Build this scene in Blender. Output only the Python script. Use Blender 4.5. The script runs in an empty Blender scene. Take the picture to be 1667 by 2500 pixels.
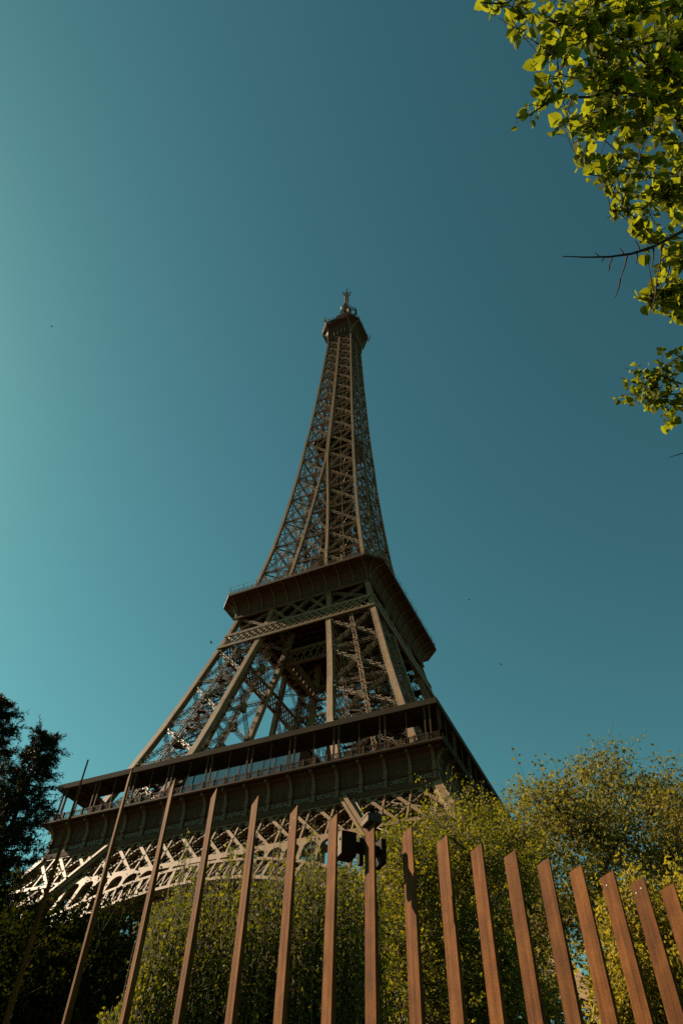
import bpy, math, random
import numpy as np
from mathutils import Matrix, Vector
S = bpy.context.scene
COL = S.collection
R_ = math.radians

# ------------------------------------------------------------------ camera, sky, sun, exposure
CAM = np.array([61.675066, -123.263697, 2.008633])
YAW, PITCH, ROLL, FPX = 0.455357, 0.854828, 0.035827, 1700.25
GZ = 0.40                                              # ground level under the viewer
def _axes():
    f = np.array([-math.sin(YAW)*math.cos(PITCH), math.cos(YAW)*math.cos(PITCH), math.sin(PITCH)])
    r = np.cross(f, [0, 0, 1]); r /= np.linalg.norm(r); u = np.cross(r, f)
    c, s = math.cos(ROLL), math.sin(ROLL)
    return c*r+s*u, -s*r+c*u, f
CR, CU, CF = _axes()
cam_d = bpy.data.cameras.new('camera'); cam = bpy.data.objects.new('camera', cam_d); COL.objects.link(cam)
cam.matrix_world = Matrix(((CR[0], CU[0], -CF[0], CAM[0]), (CR[1], CU[1], -CF[1], CAM[1]),
                           (CR[2], CU[2], -CF[2], CAM[2]), (0, 0, 0, 1)))
cam_d.sensor_fit = 'HORIZONTAL'; cam_d.sensor_width = 24.0; cam_d.lens = 24.0*FPX/1667.0
cam_d.clip_start = 0.05; cam_d.clip_end = 5000
S.camera = cam
SUN = np.array([-1.316, -0.139, 1.0]); SUN /= np.linalg.norm(SUN)
sun_el = math.asin(SUN[2]); sun_rot = math.atan2(SUN[0], SUN[1])
W = bpy.data.worlds.new("World"); S.world = W; W.use_nodes = True
nt = W.node_tree; nt.nodes.clear()
sky = nt.nodes.new('ShaderNodeTexSky'); sky.sky_type = 'NISHITA'; sky.sun_disc = False
sky.sun_elevation = sun_el; sky.sun_rotation = sun_rot
sky.air_density = 1.0; sky.dust_density = 0.4; sky.ozone_density = 1.0; sky.altitude = 50
mulc = nt.nodes.new('ShaderNodeMix'); mulc.data_type = 'RGBA'; mulc.blend_type = 'MULTIPLY'; mulc.inputs[0].default_value = 1
mulc.inputs[7].default_value = (0.334, 0.590, 0.338, 1)     # the photograph's teal white balance
bg = nt.nodes.new('ShaderNodeBackground'); bg.inputs[1].default_value = 0.05
wo = nt.nodes.new('ShaderNodeOutputWorld')
gam = nt.nodes.new('ShaderNodeGamma'); gam.inputs[1].default_value = 1.35
nt.links.new(sky.outputs[0], gam.inputs[0]); nt.links.new(gam.outputs[0], mulc.inputs[6]); nt.links.new(mulc.outputs[2], bg.inputs[0]); nt.links.new(bg.outputs[0], wo.inputs[0])
sd = bpy.data.lights.new('sun', 'SUN'); sd.energy = 5.0; sd.angle = R_(0.55); sd.color = (1.0, 0.79, 0.55)
so = bpy.data.objects.new('sun', sd); COL.objects.link(so)
so.rotation_euler = Vector(SUN.tolist()).to_track_quat('Z', 'Y').to_euler()
S.view_settings.view_transform = 'Standard'; S.view_settings.look = 'None'
S.view_settings.exposure = 1.5; S.view_settings.gamma = 1.0
S.cycles.max_bounces = 8; S.cycles.diffuse_bounces = 5; S.cycles.transmission_bounces = 5
S.cycles.use_denoising = False

# ------------------------------------------------------------------ helpers
def ray(px, py):                       # direction seen at a picture position (1568 x 2352 units)
    k = 1667.0/1568.0
    v = CF + CR*(px*k-833.5)/FPX - CU*(py*k-1250.0)/FPX
    return v
def at(px, py, dist):                  # point at a horizontal distance from the viewer
    v = ray(px, py); return CAM + v*dist/np.hypot(v[0], v[1])
def along(px, py, depth):              # point at a depth along the view axis
    return CAM + ray(px, py)*depth

def tag(o, label=None, cat=None, group=None, kind=None):
    if label: o['label'] = label
    if cat: o['category'] = cat
    if group: o['group'] = group
    if kind: o['kind'] = kind
    return o
def empty(name, loc=(0, 0, 0)):
    o = bpy.data.objects.new(name, None); COL.objects.link(o); o.location = loc; o.empty_display_size = .3
    return o
def link(name, me, mat=None, parent=None):
    if mat is not None and not me.materials: me.materials.append(mat)
    o = bpy.data.objects.new(name, me); COL.objects.link(o)
    if parent is not None:
        o.parent = parent
        if parent.type == 'EMPTY': o.location = -parent.location
    return o
def mesh_from(V, F, name='mesh', smooth=False):
    """V (n,3) and F (m,k) numpy arrays of equal sized faces"""
    me = bpy.data.meshes.new(name); V = np.asarray(V, np.float32); F = np.asarray(F, np.int32)
    m, k = F.shape
    me.vertices.add(len(V)); me.vertices.foreach_set('co', V.ravel())
    me.loops.add(m*k); me.loops.foreach_set('vertex_index', F.ravel())
    me.polygons.add(m); me.polygons.foreach_set('loop_start', np.arange(0, m*k, k, dtype=np.int32))
    me.polygons.foreach_set('use_smooth', np.full(m, bool(smooth)))
    me.update(calc_edges=True)
    return me

class MB:
    """collects beams (vectorised) and loose polygons, builds ONE mesh"""
    def __init__(s): s.P=[]; s.Q=[]; s.wd=[]; s.N=[]; s.v=[]; s.f=[]
    def bar(s, p, q, w, d=None, n=(0, 0, 1)):
        s.P.append(p); s.Q.append(q); s.wd.append((w, d if d is not None else w)); s.N.append(n)
    def box(s, c, sx, sy, sz):
        s.bar((c[0], c[1], c[2]-sz/2), (c[0], c[1], c[2]+sz/2), sy, sx, (1, 0, 0))
    def poly(s, pts, faces):
        b = len(s.v); s.v += [tuple(p) for p in pts]; s.f += [tuple(i+b for i in f) for f in faces]
    def girder(s, p, q, W, D, n, lace=None, t=None, back=True, bulbs=None, side=False):
        p = np.array(p, float); q = np.array(q, float); a = q-p; L = np.linalg.norm(a)
        if L < .05: return
        a /= L; n = np.array(n, float); n -= a*(n@a); n /= np.linalg.norm(n)
        sd_ = np.cross(a, n); t = t or .16*W; pitch = lace or W
        for i in (-1, 1):
            for j in (-1, 1):
                o = sd_*i*(W-t)/2 + n*j*(D-t)/2
                s.bar(p+o, q+o, t, t, n)
        m = max(1, int(round(L/pitch)))
        for j in ((1, -1) if back else (1,)):
            for k in range(m):
                sg = 1 if (k % 2) else -1
                A = p+a*L*k/m + sd_*sg*(W-t)/2 + n*j*(D/2-t*.3); B = p+a*L*(k+1)/m - sd_*sg*(W-t)/2 + n*j*(D/2-t*.3)
                s.bar(A, B, t*.8, t*.25, n)
        if side:
            for i in (1, -1):
                for k in range(m):
                    sg = 1 if (k % 2) else -1
                    A = p+a*L*k/m + n*sg*(D-t)/2 + sd_*i*(W/2-t*.3); B = p+a*L*(k+1)/m - n*sg*(D-t)/2 + sd_*i*(W/2-t*.3)
                    s.bar(A, B, t*.8, t*.25, sd_)
        if bulbs is not None:
            mb, step, sz = bulbs; kk = max(1, int(L/step))
            for k in range(kk):
                c = p+a*L*(k+.5)/kk + n*(D/2+sz*.6) + sd_*(W/2)*(1 if k % 2 else -1)
                mb.bar(c-a*sz/2, c+a*sz/2, sz, sz, n)
    def build(s, name, mat, parent=None):
        V = []; F = []; nb = len(s.P)
        base = 0
        if nb:
            P = np.array(s.P, float); Q = np.array(s.Q, float); wd = np.array(s.wd, float); N = np.array(s.N, float)
            a = Q-P; a /= np.maximum(np.linalg.norm(a, axis=1, keepdims=True), 1e-9)
            N = N - a*np.sum(N*a, 1, keepdims=True); ln = np.linalg.norm(N, axis=1)
            bad = ln < 1e-4
            if bad.any():
                alt = np.array([1., 0.3, 0.1])-a[bad]*(a[bad]@np.array([1., .3, .1]))[:, None]; N[bad] = alt
            N /= np.linalg.norm(N, axis=1, keepdims=True); T = np.cross(a, N)
            hw = wd[:, :1]/2; hd = wd[:, 1:]/2
            c = [E+T*hw*i+N*hd*j for E in (P, Q) for i, j in ((-1, -1), (1, -1), (1, 1), (-1, 1))]
            V = np.stack(c, 1).reshape(-1, 3)
            f = np.array([(0, 3, 2, 1), (4, 5, 6, 7), (0, 1, 5, 4), (1, 2, 6, 5), (2, 3, 7, 6), (3, 0, 4, 7)])
            F = (f[None]+8*np.arange(nb)[:, None, None]).reshape(-1, 4)
            base = len(V)
        if not s.v:
            me = mesh_from(V, F, name)
        else:
            me = bpy.data.meshes.new(name)
            vv = [tuple(x) for x in V]+s.v; ff = [tuple(int(i) for i in x) for x in F]+[tuple(i+base for i in f) for f in s.f]
            me.from_pydata(vv, [], ff); me.update()
        return link(name, me, mat, parent)

# ------------------------------------------------------------------ materials
ALB = .72                                # overall paint and leaf level that goes with the exposure above
def mat(name, col, rough=.6, spec=.5, var=0.0, scale=1.0, metal=0.0, bump=0.0):
    col = tuple(c*ALB for c in col)
    m = bpy.data.materials.new(name); m.use_nodes = True; t = m.node_tree; b = t.nodes['Principled BSDF']
    b.inputs['Base Color'].default_value = (*col, 1); b.inputs['Roughness'].default_value = rough
    b.inputs['Metallic'].default_value = metal; b.inputs['Specular IOR Level'].default_value = spec
    if var:
        tc = t.nodes.new('ShaderNodeTexCoord'); nz = t.nodes.new('ShaderNodeTexNoise'); nz.inputs['Scale'].default_value = scale
        nz.inputs['Detail'].default_value = 6
        rp = t.nodes.new('ShaderNodeValToRGB'); rp.color_ramp.elements[0].position = .3; rp.color_ramp.elements[1].position = .7
        rp.color_ramp.elements[0].color = (*[c*(1-var) for c in col], 1); rp.color_ramp.elements[1].color = (*[min(1, c*(1+var)) for c in col], 1)
        t.links.new(tc.outputs['Object'], nz.inputs['Vector']); t.links.new(nz.outputs['Fac'], rp.inputs[0]); t.links.new(rp.outputs[0], b.inputs['Base Color'])
        if bump:
            bp = t.nodes.new('ShaderNodeBump'); bp.inputs['Strength'].default_value = bump; bp.inputs['Distance'].default_value = .01
            t.links.new(nz.outputs['Fac'], bp.inputs['Height']); t.links.new(bp.outputs[0], b.inputs['Normal'])
    return m
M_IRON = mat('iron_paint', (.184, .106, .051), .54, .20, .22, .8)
M_IRON_SHADE = mat('iron_paint_shade', (.066, .027, .011), .65, .12, .18, .5)  # same iron paint, darkened and reddened to carry shade in galleries and interiors
M_CONS = mat('console_paint', (.130, .074, .038), .6, .15, .15, .6)
M_BULB = mat('bulb_glass', (.15, .11, .06), .45, .4)
M_LETTER = mat('gilt_letter', (.19, .145, .085), .5)
M_ZINC = mat('zinc_roof', (.060, .040, .025), .85, .08, .15, .3)
M_DARK = mat('dark_metal', (.02, .018, .016), .5, .4)
M_CASE = mat('housing_paint', (.020, .0115, .006), .75, .08, .3, 40)
M_CAPB = mat('worn_brown_paint', (.030, .017, .009), .6, .25, .6, 60)
M_PALE_SIDE = mat('pale_side', (.135, .092, .060), .7, .1)  # pale plate tone; on the sensor box it stands for sunlight
M_WHITE = mat('white_radome', (.4, .37, .31), .5)
M_BARK = mat('bark', (.09, .065, .04), .9, .2, .35, 9, bump=.4)
M_BARK_D = mat('dark_bark', (.03, .02, .014), .9, .2, .3, 12, bump=.4)
M_BARK_L = mat('pale_bark', (.055, .038, .022), .85, .2, .35, 6, bump=.3)
def rust():
    m = bpy.data.materials.new('rusted_steel'); m.use_nodes = True; t = m.node_tree; b = t.nodes['Principled BSDF']
    tc = t.nodes.new('ShaderNodeTexCoord'); mp = t.nodes.new('ShaderNodeMapping'); mp.inputs['Scale'].default_value = (34, 34, 1.6)
    n1 = t.nodes.new('ShaderNodeTexNoise'); n1.inputs['Scale'].default_value = 1.0; n1.inputs['Detail'].default_value = 8; n1.inputs['Roughness'].default_value = .6
    n2 = t.nodes.new('ShaderNodeTexNoise'); n2.inputs['Scale'].default_value = 150; n2.inputs['Detail'].default_value = 5
    n3 = t.nodes.new('ShaderNodeTexNoise'); n3.inputs['Scale'].default_value = 9; n3.inputs['Detail'].default_value = 4
    mx = t.nodes.new('ShaderNodeMath'); mx.operation = 'MULTIPLY_ADD'; mx.inputs[1].default_value = .45
    my = t.nodes.new('ShaderNodeMath'); my.operation = 'MULTIPLY_ADD'; my.inputs[1].default_value = .35
    mz = t.nodes.new('ShaderNodeMath'); mz.operation = 'MULTIPLY'; mz.inputs[1].default_value = .35
    rp = t.nodes.new('ShaderNodeValToRGB'); e = rp.color_ramp.elements
    e[0].position = .44; e[0].color = (.032, .0108, .0026, 1); e[1].position = .76; e[1].color = (.120, .0475, .0120, 1)
    k = e.new(.58); k.color = (.067, .0230, .0043, 1)
    bp = t.nodes.new('ShaderNodeBump'); bp.inputs['Strength'].default_value = .35; bp.inputs['Distance'].default_value = .002
    L = t.links.new
    L(tc.outputs['Object'], mp.inputs['Vector']); L(mp.outputs[0], n1.inputs['Vector'])
    L(tc.outputs['Object'], n2.inputs['Vector']); L(tc.outputs['Object'], n3.inputs['Vector'])
    L(n3.outputs['Fac'], mz.inputs[0]); L(n2.outputs['Fac'], my.inputs[0]); L(mz.outputs[0], my.inputs[2])
    L(n1.outputs['Fac'], mx.inputs[0]); L(my.outputs[0], mx.inputs[2]); L(mx.outputs[0], rp.inputs[0])
    oi = t.nodes.new('ShaderNodeObjectInfo'); vr = t.nodes.new('ShaderNodeMapRange'); vr.inputs[3].default_value = .80; vr.inputs[4].default_value = 1.18
    hv = t.nodes.new('ShaderNodeHueSaturation'); L(oi.outputs['Random'], vr.inputs[0]); L(vr.outputs[0], hv.inputs['Value']); L(rp.outputs[0], hv.inputs['Color'])
    L(hv.outputs[0], b.inputs['Base Color']); L(n2.outputs['Fac'], bp.inputs['Height']); L(bp.outputs[0], b.inputs['Normal'])
    b.inputs['Roughness'].default_value = .75; b.inputs['Specular IOR Level'].default_value = .06
    return m
M_RUST = rust()
def leaf_mat(name, c0, c1, trans=.5, tcol=None, rough=.45, spec=.35):
    m = bpy.data.materials.new(name); m.use_nodes = True; t = m.node_tree; b = t.nodes['Principled BSDF']; out = t.nodes['Material Output']
    g = t.nodes.new('ShaderNodeNewGeometry'); rp = t.nodes.new('ShaderNodeValToRGB')
    rp.color_ramp.elements[0].color = (*[c*ALB for c in c0], 1); rp.color_ramp.elements[1].color = (*[c*ALB for c in c1], 1)
    t.links.new(g.outputs['Random Per Island'], rp.inputs[0]); t.links.new(rp.outputs[0], b.inputs['Base Color'])
    b.inputs['Roughness'].default_value = rough; b.inputs['Specular IOR Level'].default_value = spec
    tr = t.nodes.new('ShaderNodeBsdfTranslucent'); mx = t.nodes.new('ShaderNodeMixShader'); mx.inputs[0].default_value = trans
    tint = t.nodes.new('ShaderNodeMix'); tint.data_type = 'RGBA'; tint.blend_type = 'MULTIPLY'; tint.inputs[0].default_value = 1
    tint.inputs[7].default_value = (*(tcol or (1.5, 1.5, .5)), 1)
    t.links.new(rp.outputs[0], tint.inputs[6]); t.links.new(tint.outputs[2], tr.inputs[0])
    t.links.new(b.outputs[0], mx.inputs[1]); t.links.new(tr.outputs[0], mx.inputs[2]); t.links.new(mx.outputs[0], out.inputs[0])
    return m
M_LIME = leaf_mat('lime_leaf', (.090,.106,.010), (.146,.156,.018), .74, (1.55,1.5,.45), .6, .08)
M_SPRING = leaf_mat('spring_leaf', (.098,.103,.009), (.225,.200,.020), .47, (1.45,1.42,.4), .6, .08)
M_HEDGE = leaf_mat('hedge_leaf', (.054,.066,.008), (.175,.160,.018), .47, (1.45,1.45,.4), .6, .08)
M_PLANE = leaf_mat('plane_leaf', (.120,.112,.024), (.225,.188,.05), .45, (1.4,1.35,.5), .6, .08)
M_YELLOW = leaf_mat('yellow_leaf', (0.24, 0.21, 0.03), (0.38, 0.31, 0.05), 0.45, (1.4,1.3,.5), .6, .08)
M_NEEDLE = leaf_mat('needle', (.012,.013,.004), (.045,.038,.010), .12, (1.2,1.2,.5), .6, .08)
M_SHADE_LEAF = leaf_mat('shaded_leaf', (.018,.022,.004), (.055,.052,.008), .3, (1.3,1.3,.4), .8, .0)  # bush leaf with the shade it stands in put into its colour

# ------------------------------------------------------------------ ground
gm = mat('gravel_ground', (.05, .045, .03), .95, .2, .3, .6)
me = mesh_from([(-3000, -3000, GZ), (3000, -3000, GZ), (3000, 3000, GZ), (-3000, 3000, GZ)], [(0, 1, 2, 3)])
tag(link('ground', me, gm), kind='structure')

# ================================================================== THE TOWER
ZW = [0, 10, 20, 30, 43.5, 50, 57, 69.2, 75.5, 80, 90.4, 100, 104, 109.7, 115.7, 123.4, 136.8, 148, 158.2, 168.5, 178, 189, 197, 210, 224, 240, 264, 275]
WO = [62.4, 57.5, 51.9, 45.9, 38.4, 34.9, 31.6, 27.9, 26.04, 24.7, 22.0, 19.6, 18.6, 17.4, 16.3, 15.0, 13.0, 11.8, 10.85, 10.0, 9.3, 8.75, 8.2, 7.5, 6.9, 6.2, 5.3, 5.2]
ZI = [0, 20, 30, 41.7, 50.2, 57, 69.2, 75.5, 90.4, 100, 109.7, 115.7, 123.5, 150, 168, 176]
WI = [41, 36.5, 32.5, 26.6, 21.0, 17.4, 13.75, 12.6, 10.1, 8.25, 6.9, 6.1, 4.8, 2.6, 1.0, 0.262]
wo_ = lambda z: float(np.interp(z, ZW, WO))
wi_ = lambda z: float(np.interp(z, ZI, WI))
tower = empty('iron_tower', (0, 0, GZ))
tag(tower, 'tall brown iron lattice tower with two galleries, tapering to a mast against the sky', 'tower')
def rot4(p, k):                       # the four sides are quarter turns of the front side (y = -w)
    x, y, z = p
    return [(x, y, z), (-y, x, z), (-x, -y, z), (y, -x, z)][k % 4]
class RB:                             # wraps a builder so that front side coordinates land on side k
    def __init__(s, mb, k): s.mb, s.k = mb, k
    def bar(s, p, q, w, d=None, n=(0, -1, 0)): s.mb.bar(rot4(p, s.k), rot4(q, s.k), w, d, rot4(n, s.k))
    def girder(s, p, q, W, D, n=(0, -1, 0), **kw): s.mb.girder(rot4(p, s.k), rot4(q, s.k), W, D, rot4(n, s.k), **kw)
    def poly(s, pts, faces): s.mb.poly([rot4(p, s.k) for p in pts], faces)

LEV1 = [0, 11, 22, 33, 44.5, 50.4]
LEV2 = [58.5, 69.4, 79.3, 90.4, 100.8]
def rafter(mb, fx, fy, z0, z1, w0, w1, step=6.):
    n = max(2, int((z1-z0)/step)); zs = np.linspace(z0, z1, n+1)
    for a, b in zip(zs[:-1], zs[1:]):
        A = np.array((fx(a), fy(a), a)); B = np.array((fx(b), fy(b), b)); w = w0+(w1-w0)*((a+b)/2-z0)/(z1-z0)
        mb.bar(A-(B-A)*.002, B+(B-A)*.002, w, w, (0, 1, 0))
def seam_plates(mb, fx, fy, z0, z1, w, sx, sy):       # cover plates that give a rafter its ribbed face
    zs = np.linspace(z0, z1, 10)
    for a, b in zip(zs[:-1], zs[1:]):
        A = np.array((fx(a), fy(a), a)); B = np.array((fx(b), fy(b), b))
        for o in (-.36, 0, .36):
            d = np.array((o*w, sy*(w/2+.03), 0)); mb.bar(A+d*1.0-np.array((0, sy*.045, 0)), B+d-np.array((0, sy*.045, 0)), .06*w, .06, (0, 1, 0))
            d = np.array((sx*(w/2+.03), o*w, 0)); mb.bar(A+d-np.array((sx*.045, 0, 0)), B+d-np.array((sx*.045, 0, 0)), .06*w, .06, (1, 0, 0))

rng = random.Random(5)
for (sx, sy) in ((1, -1), (-1, -1), (-1, 1), (1, 1)):
    raf = []; br = MB(); bu = MB(); stw = MB(); gs = br
    inset = .45
    for (ox, oy) in ((0, 0), (0, 1), (1, 0), (1, 1)):
        fx = lambda z, o=ox: sx*((wi_(z)+inset) if o else (wo_(z)-inset)); fy = lambda z, o=oy: sy*((wi_(z)+inset) if o else (wo_(z)-inset))
        mb = MB(); raf.append(mb); rafter(mb, fx, fy, GZ, 58, 1.5, 1.25); rafter(mb, fx, fy, 58, 112, 1.25, 1.15)
        seam_plates(mb, fx, fy, 62, 111, 1.2, sx if not ox else -sx, sy if not oy else -sy)
    # lattice on the four faces of the leg: coordinate c runs across the face, faces at +-o
    for face in range(4):
        def pt(c, z):
            lo, hi = wi_(z)+.5, wo_(z)-.5; v = lo+(hi-lo)*c
            if face == 0: return (sx*v, sy*hi, z)
            if face == 1: return (sx*hi, sy*v, z)
            if face == 2: return (sx*v, sy*lo, z)
            return (sx*lo, sy*v, z)
        n = [(0, sy, 0), (sx, 0, 0), (0, -sy, 0), (-sx, 0, 0)][face]
        vis = face in (0, 1)
        for i in range(len(LEV1)-1):
            a, b = LEV1[i]+.3, LEV1[i+1]
            br.girder(pt(.04, a), pt(.96, b), .8, .8, n, lace=1.6, back=False); br.girder(pt(.96, a), pt(.04, b), .8, .8, n, lace=1.6, back=False)
            br.girder(pt(.04, b), pt(.96, b), .8, .8, n, lace=1.4, back=False)
        for i in range(len(LEV2)-1):
            a, b = LEV2[i], LEV2[i+1]; bl = (bu, 1.15, .2) if vis else None
            br.girder(pt(.03, a+.9), pt(.97, b-.9), .62, .7, n, lace=.85, bulbs=bl, side=vis)
            br.girder(pt(.97, a+.9), pt(.03, b-.9), .62, .7, n, lace=.85, bulbs=bl, side=vis)
            br.girder(pt(.03, b), pt(.97, b), .5, .7, n, lace=.9, bulbs=bl)
            m_ = pt(.5, (a+b)/2); t_ = .95
            gs.bar((m_[0]-0, m_[1], m_[2]-t_), (m_[0], m_[1], m_[2]+t_), 1.5, .86, n)
            for c in (.05, .95):                       # fish-tail gussets on the rafters
                for dz in (-.75, .75):
                    gs.bar(pt(c-.045 if c > .5 else c-.01, b+dz), pt(c+.01 if c > .5 else c+.045, b+dz), .75, .8, n)
        br.girder(pt(.5, LEV2[0]), pt(.5, LEV2[-1]), .75, .75, n, lace=.8, bulbs=(bu, 1.2, .2) if vis else None, side=vis)
        br.girder(pt(.03, 105.4), pt(.97, 110.6), .5, .6, n, lace=.9); br.girder(pt(.97, 105.4), pt(.03, 110.6), .5, .6, n, lace=.9)
        if vis:                                        # bulbs down the inner edges of the rafters
            for z in np.arange(62, 101, .8):
                for c in (.075, .925):
                    p = np.array(pt(c, z)); bu.bar(p, p+np.array((0, 0, .2)), .2, .2, n)
    # inside the leg: lift rails, landings and a zig-zag stair
    mid = lambda z: (wi_(z)+wo_(z))/2
    for z in np.arange(3, 110, 5.3):
        for (du, dv, eu, ev) in ((-.42, 0, .42, 0), (0, -.42, 0, .42)):
            w = wo_(z)-wi_(z)
            stw.girder((sx*(mid(z)+du*w), sy*(mid(z)+dv*w), z), (sx*(mid(z)+eu*w), sy*(mid(z)+ev*w), z), .55, .4, (0, 0, 1), lace=.9, back=False)
    for off in ((-2.2, -2.2), (2.2, -2.2), (-2.2, 2.2), (2.2, 2.2)):
        zs = np.linspace(GZ+1, 110, 16)
        for a, b in zip(zs[:-1], zs[1:]):
            k = (wo_(a)-wi_(a))/14.; k2 = (wo_(b)-wi_(b))/14.
            stw.girder((sx*(mid(a)+off[0]*k), sy*(mid(a)+off[1]*k), a), (sx*(mid(b)+off[0]*k2), sy*(mid(b)+off[1]*k2), b), .5, .5, (0, sy, 0), lace=1.2)
    for z in np.arange(59.5, 70, 1.4):                  # lift station and pipework low in the leg
        w = wo_(z)-wi_(z); u = .46*w
        stw.bar((sx*(mid(z)-u), sy*(mid(z)-u*.3), z), (sx*(mid(z)+u), sy*(mid(z)-u*.3), z), .5, .3); stw.bar((sx*(mid(z)-u), sy*(mid(z)+u*.5), z), (sx*(mid(z)+u), sy*(mid(z)+u*.2), z+.8), .5, .3); stw.bar((sx*(mid(z)+u*.4), sy*(mid(z)-u), z), (sx*(mid(z)+u*.4), sy*(mid(z)+u), z), .6, .25)
    for i, z in enumerate(np.arange(58, 108, 2.2)):
        s_ = 1 if i % 2 else -1; k = (wo_(z)-wi_(z))/14.
        for o in (-.7, .7):
            a = np.array((sx*(mid(z)-3.4*s_*k), sy*(mid(z)+(3.0+o)*k), z)); b = np.array((sx*(mid(z+2.2)+3.4*s_*k), sy*(mid(z+2.2)+(3.0+o)*k), z+2.2))
            stw.bar(a, b, .3, .12, (0, 1, 0)); up = np.array((0, 0, 1.1)); stw.bar(a+up, b+up, .08)
            for t in np.linspace(0, 1, 9): stw.bar(a+(b-a)*t, a+(b-a)*t+up, .06)
        a = np.array((sx*(mid(z)-3.4*s_*k), sy*(mid(z)+3.0*k), z)); stw.box(a, 1.6, 1.6, .12)
    leg = br.build('leg', M_IRON, tower)
    for mb in raf: mb.build('rafter', M_IRON, leg)
    stw.build('stair_and_lift_track', M_IRON_SHADE, leg)
    b_ = bu.build('sparkle_bulbs', M_BULB, leg); tag(b_, kind='stuff')

# ---- first floor belt truss and arches, one per side
def yb(z): return -(34.9+.5*(50-z))                     # the leaning face below the first floor
for k in range(4):
    mb = MB(); r = RB(mb, k); bu = MB(); rb = RB(bu, k)
    zt, zb = 50.35, 44.4; n = (0, -.894, .447)
    def F(x, z, o=0.): return (x, yb(z)-o*.894, z+o*.447)
    r.bar(F(-35, zt), F(35, zt), .8, .5, n); r.bar(F(-37.4, zb), F(37.4, zb), .62, .5, n)
    r.bar(F(-38.9, 41.6), F(-26.8, 41.6), .7, .5, n); r.bar(F(38.9, 41.6), F(26.8, 41.6), .7, .5, n)
    for i in range(-8, 10):
        xc = -.55+3.93*i
        if abs(xc) > 37: continue
        if xc > -36: r.bar(F(xc, zt, -.08), F(xc, zb, -.08), .30, .66, n)
        for sg in (1, -1):
            x = xc-sg*3.1; x1 = xc+sg*3.1; f = 1.
            if abs(x) > 35.3: continue
            if abs(x1) > 37.4: f = (37.4-abs(x))/6.2
            if f <= .2: continue
            a = np.array(F(x, zt)); b = a+(np.array(F(x1, zb))-a)*f
            if sg > 0:
                o = np.array((0, -.16, 0)); r.bar(a+o, b+o, .48, .12, n)
                o = np.array((0, .30, 0)); r.bar(a+o, b+o, .12, .5, n)
            else:
                o = np.array((0, -.02, 0)); r.bar(a+o, b+o, .27, .16, n); o = np.array((0, .42, 0)); r.bar(a+o, b+o, .10, .6, n)
            m = int(8*f)
            for j in range(m):
                for e in (-.5, .5):
                    c = a+(b-a)*(j+.5)/m + np.array((e*(1.35 if sg > 0 else .9), -.2, .06)); rb.bar(c, c+np.array((0, 0, .16)), .16, .16)
    for sgx in (-1, 1):                                 # small lattice between the two lower bands on the leg
        for i in range(4):
            x = sgx*(27.+2.9*i)
            r.bar(F(x, zb), F(x+sgx*2.9, 41.6), .45, .14, n); r.bar(F(x+sgx*2.9, zb), F(x, 41.6), .3, .3, n)
        r.bar(F(sgx*20.7, 50.6, .7), F(sgx*27.2, 41.0, .7), .55, .5, n); r.bar(F(sgx*20.0, 50.6, .55), F(sgx*26.5, 41.0, .55), .4, .3, n)
        r.bar(F(sgx*27.2, 41.0, .7), F(sgx*39.5, 14.0, .7), .55, .5, n)
        r.bar(F(sgx*34.6, 50.4, .3), F(sgx*38.6, 42.6, .3), 1.1, .5, n)
    # inner chord plane behind (depth of the truss)
    yy = 3.6
    for z in (zt-.2, zb): r.bar((-34, yb(z)+yy, z), (34, yb(z)+yy, z), .7, .5)
    for i in range(-8, 9):
        x = 3.87*i
        r.girder((x, yb(zt)+yy, zt), (x+3.87, yb(zb)+yy, zb), .5, .4, lace=.8, back=False)
        r.girder((x+3.87, yb(zt)+yy, zt), (x, yb(zb)+yy, zb), .5, .4, lace=.8, back=False)
        r.bar((x, yb(zb)+.4, zb), (x, yb(zb)+yy, zb), .4); r.bar((x, yb(zt)+.4, zt-.3), (x, yb(zt)+yy, zt-.3), .4)
        r.bar((x, yb(zb)+.4, zb), (x+3.87, yb(zb)+yy, zb), .25)
    bt = mb.build('belt_truss', M_IRON, tower); tag(bu.build('sparkle_bulbs', M_BULB, bt), kind='stuff')
    # arch: ring of two chords with lattice, and the arcade that hangs between ring and belt
    mb = MB(); r = RB(mb, k); ar = MB(); ra = RB(ar, k)
    def ring(t, off):                                   # t = angle from the crown; off = distance outwards
        Rr = 50.0+off; x = Rr*math.sin(t); zz = 40.2+ (Rr*math.cos(t)-50.0)*.955
        return x, zz
    tm = math.radians(41); N_ = 56
    ts = np.linspace(-tm, tm, N_+1)
    for a, b in zip(ts[:-1], ts[1:]):
        for off, w, dp in ((0, .55, .9), (3.0, .5, .9)):
            x0, z0 = ring(a, off); x1, z1 = ring(b, off); r.bar(F(x0, z0), F(x1, z1), w, dp, n)
    for i, a in enumerate(ts):
        x0, z0 = ring(a, .2); x1, z1 = ring(a, 2.8); r.bar(F(x0, z0, .18), F(x1, z1, .18), .5 if i % 2 else .25, .5, n)
        r.bar((x0, yb(z0)+.4, z0), (x0, yb(z0)+3.2, z0), .25)
        if i < N_:
            x2, z2 = ring(ts[i+1], 2.8); x3, z3 = ring(ts[i+1], .2); r.bar(F(x0, z0, .2), F(x2, z2, .2), .13, .3, n); r.bar(F(x1, z1, .1), F(x3, z3, .1), .13, .3, n)
            y0, w0 = ring(a, .1); y1, w1 = ring(ts[i+1], .1); r.bar((y0, yb(w0)+3.2, w0), (y1, yb(w1)+3.2, w1), .5)
            r.bar((y0, yb(w0)+.4, w0), (y1, yb(w1)+3.2, w1), .16)
    arch = mb.build('arch', M_IRON, tower)
    xs = np.arange(-12, 12)*2.66
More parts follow.
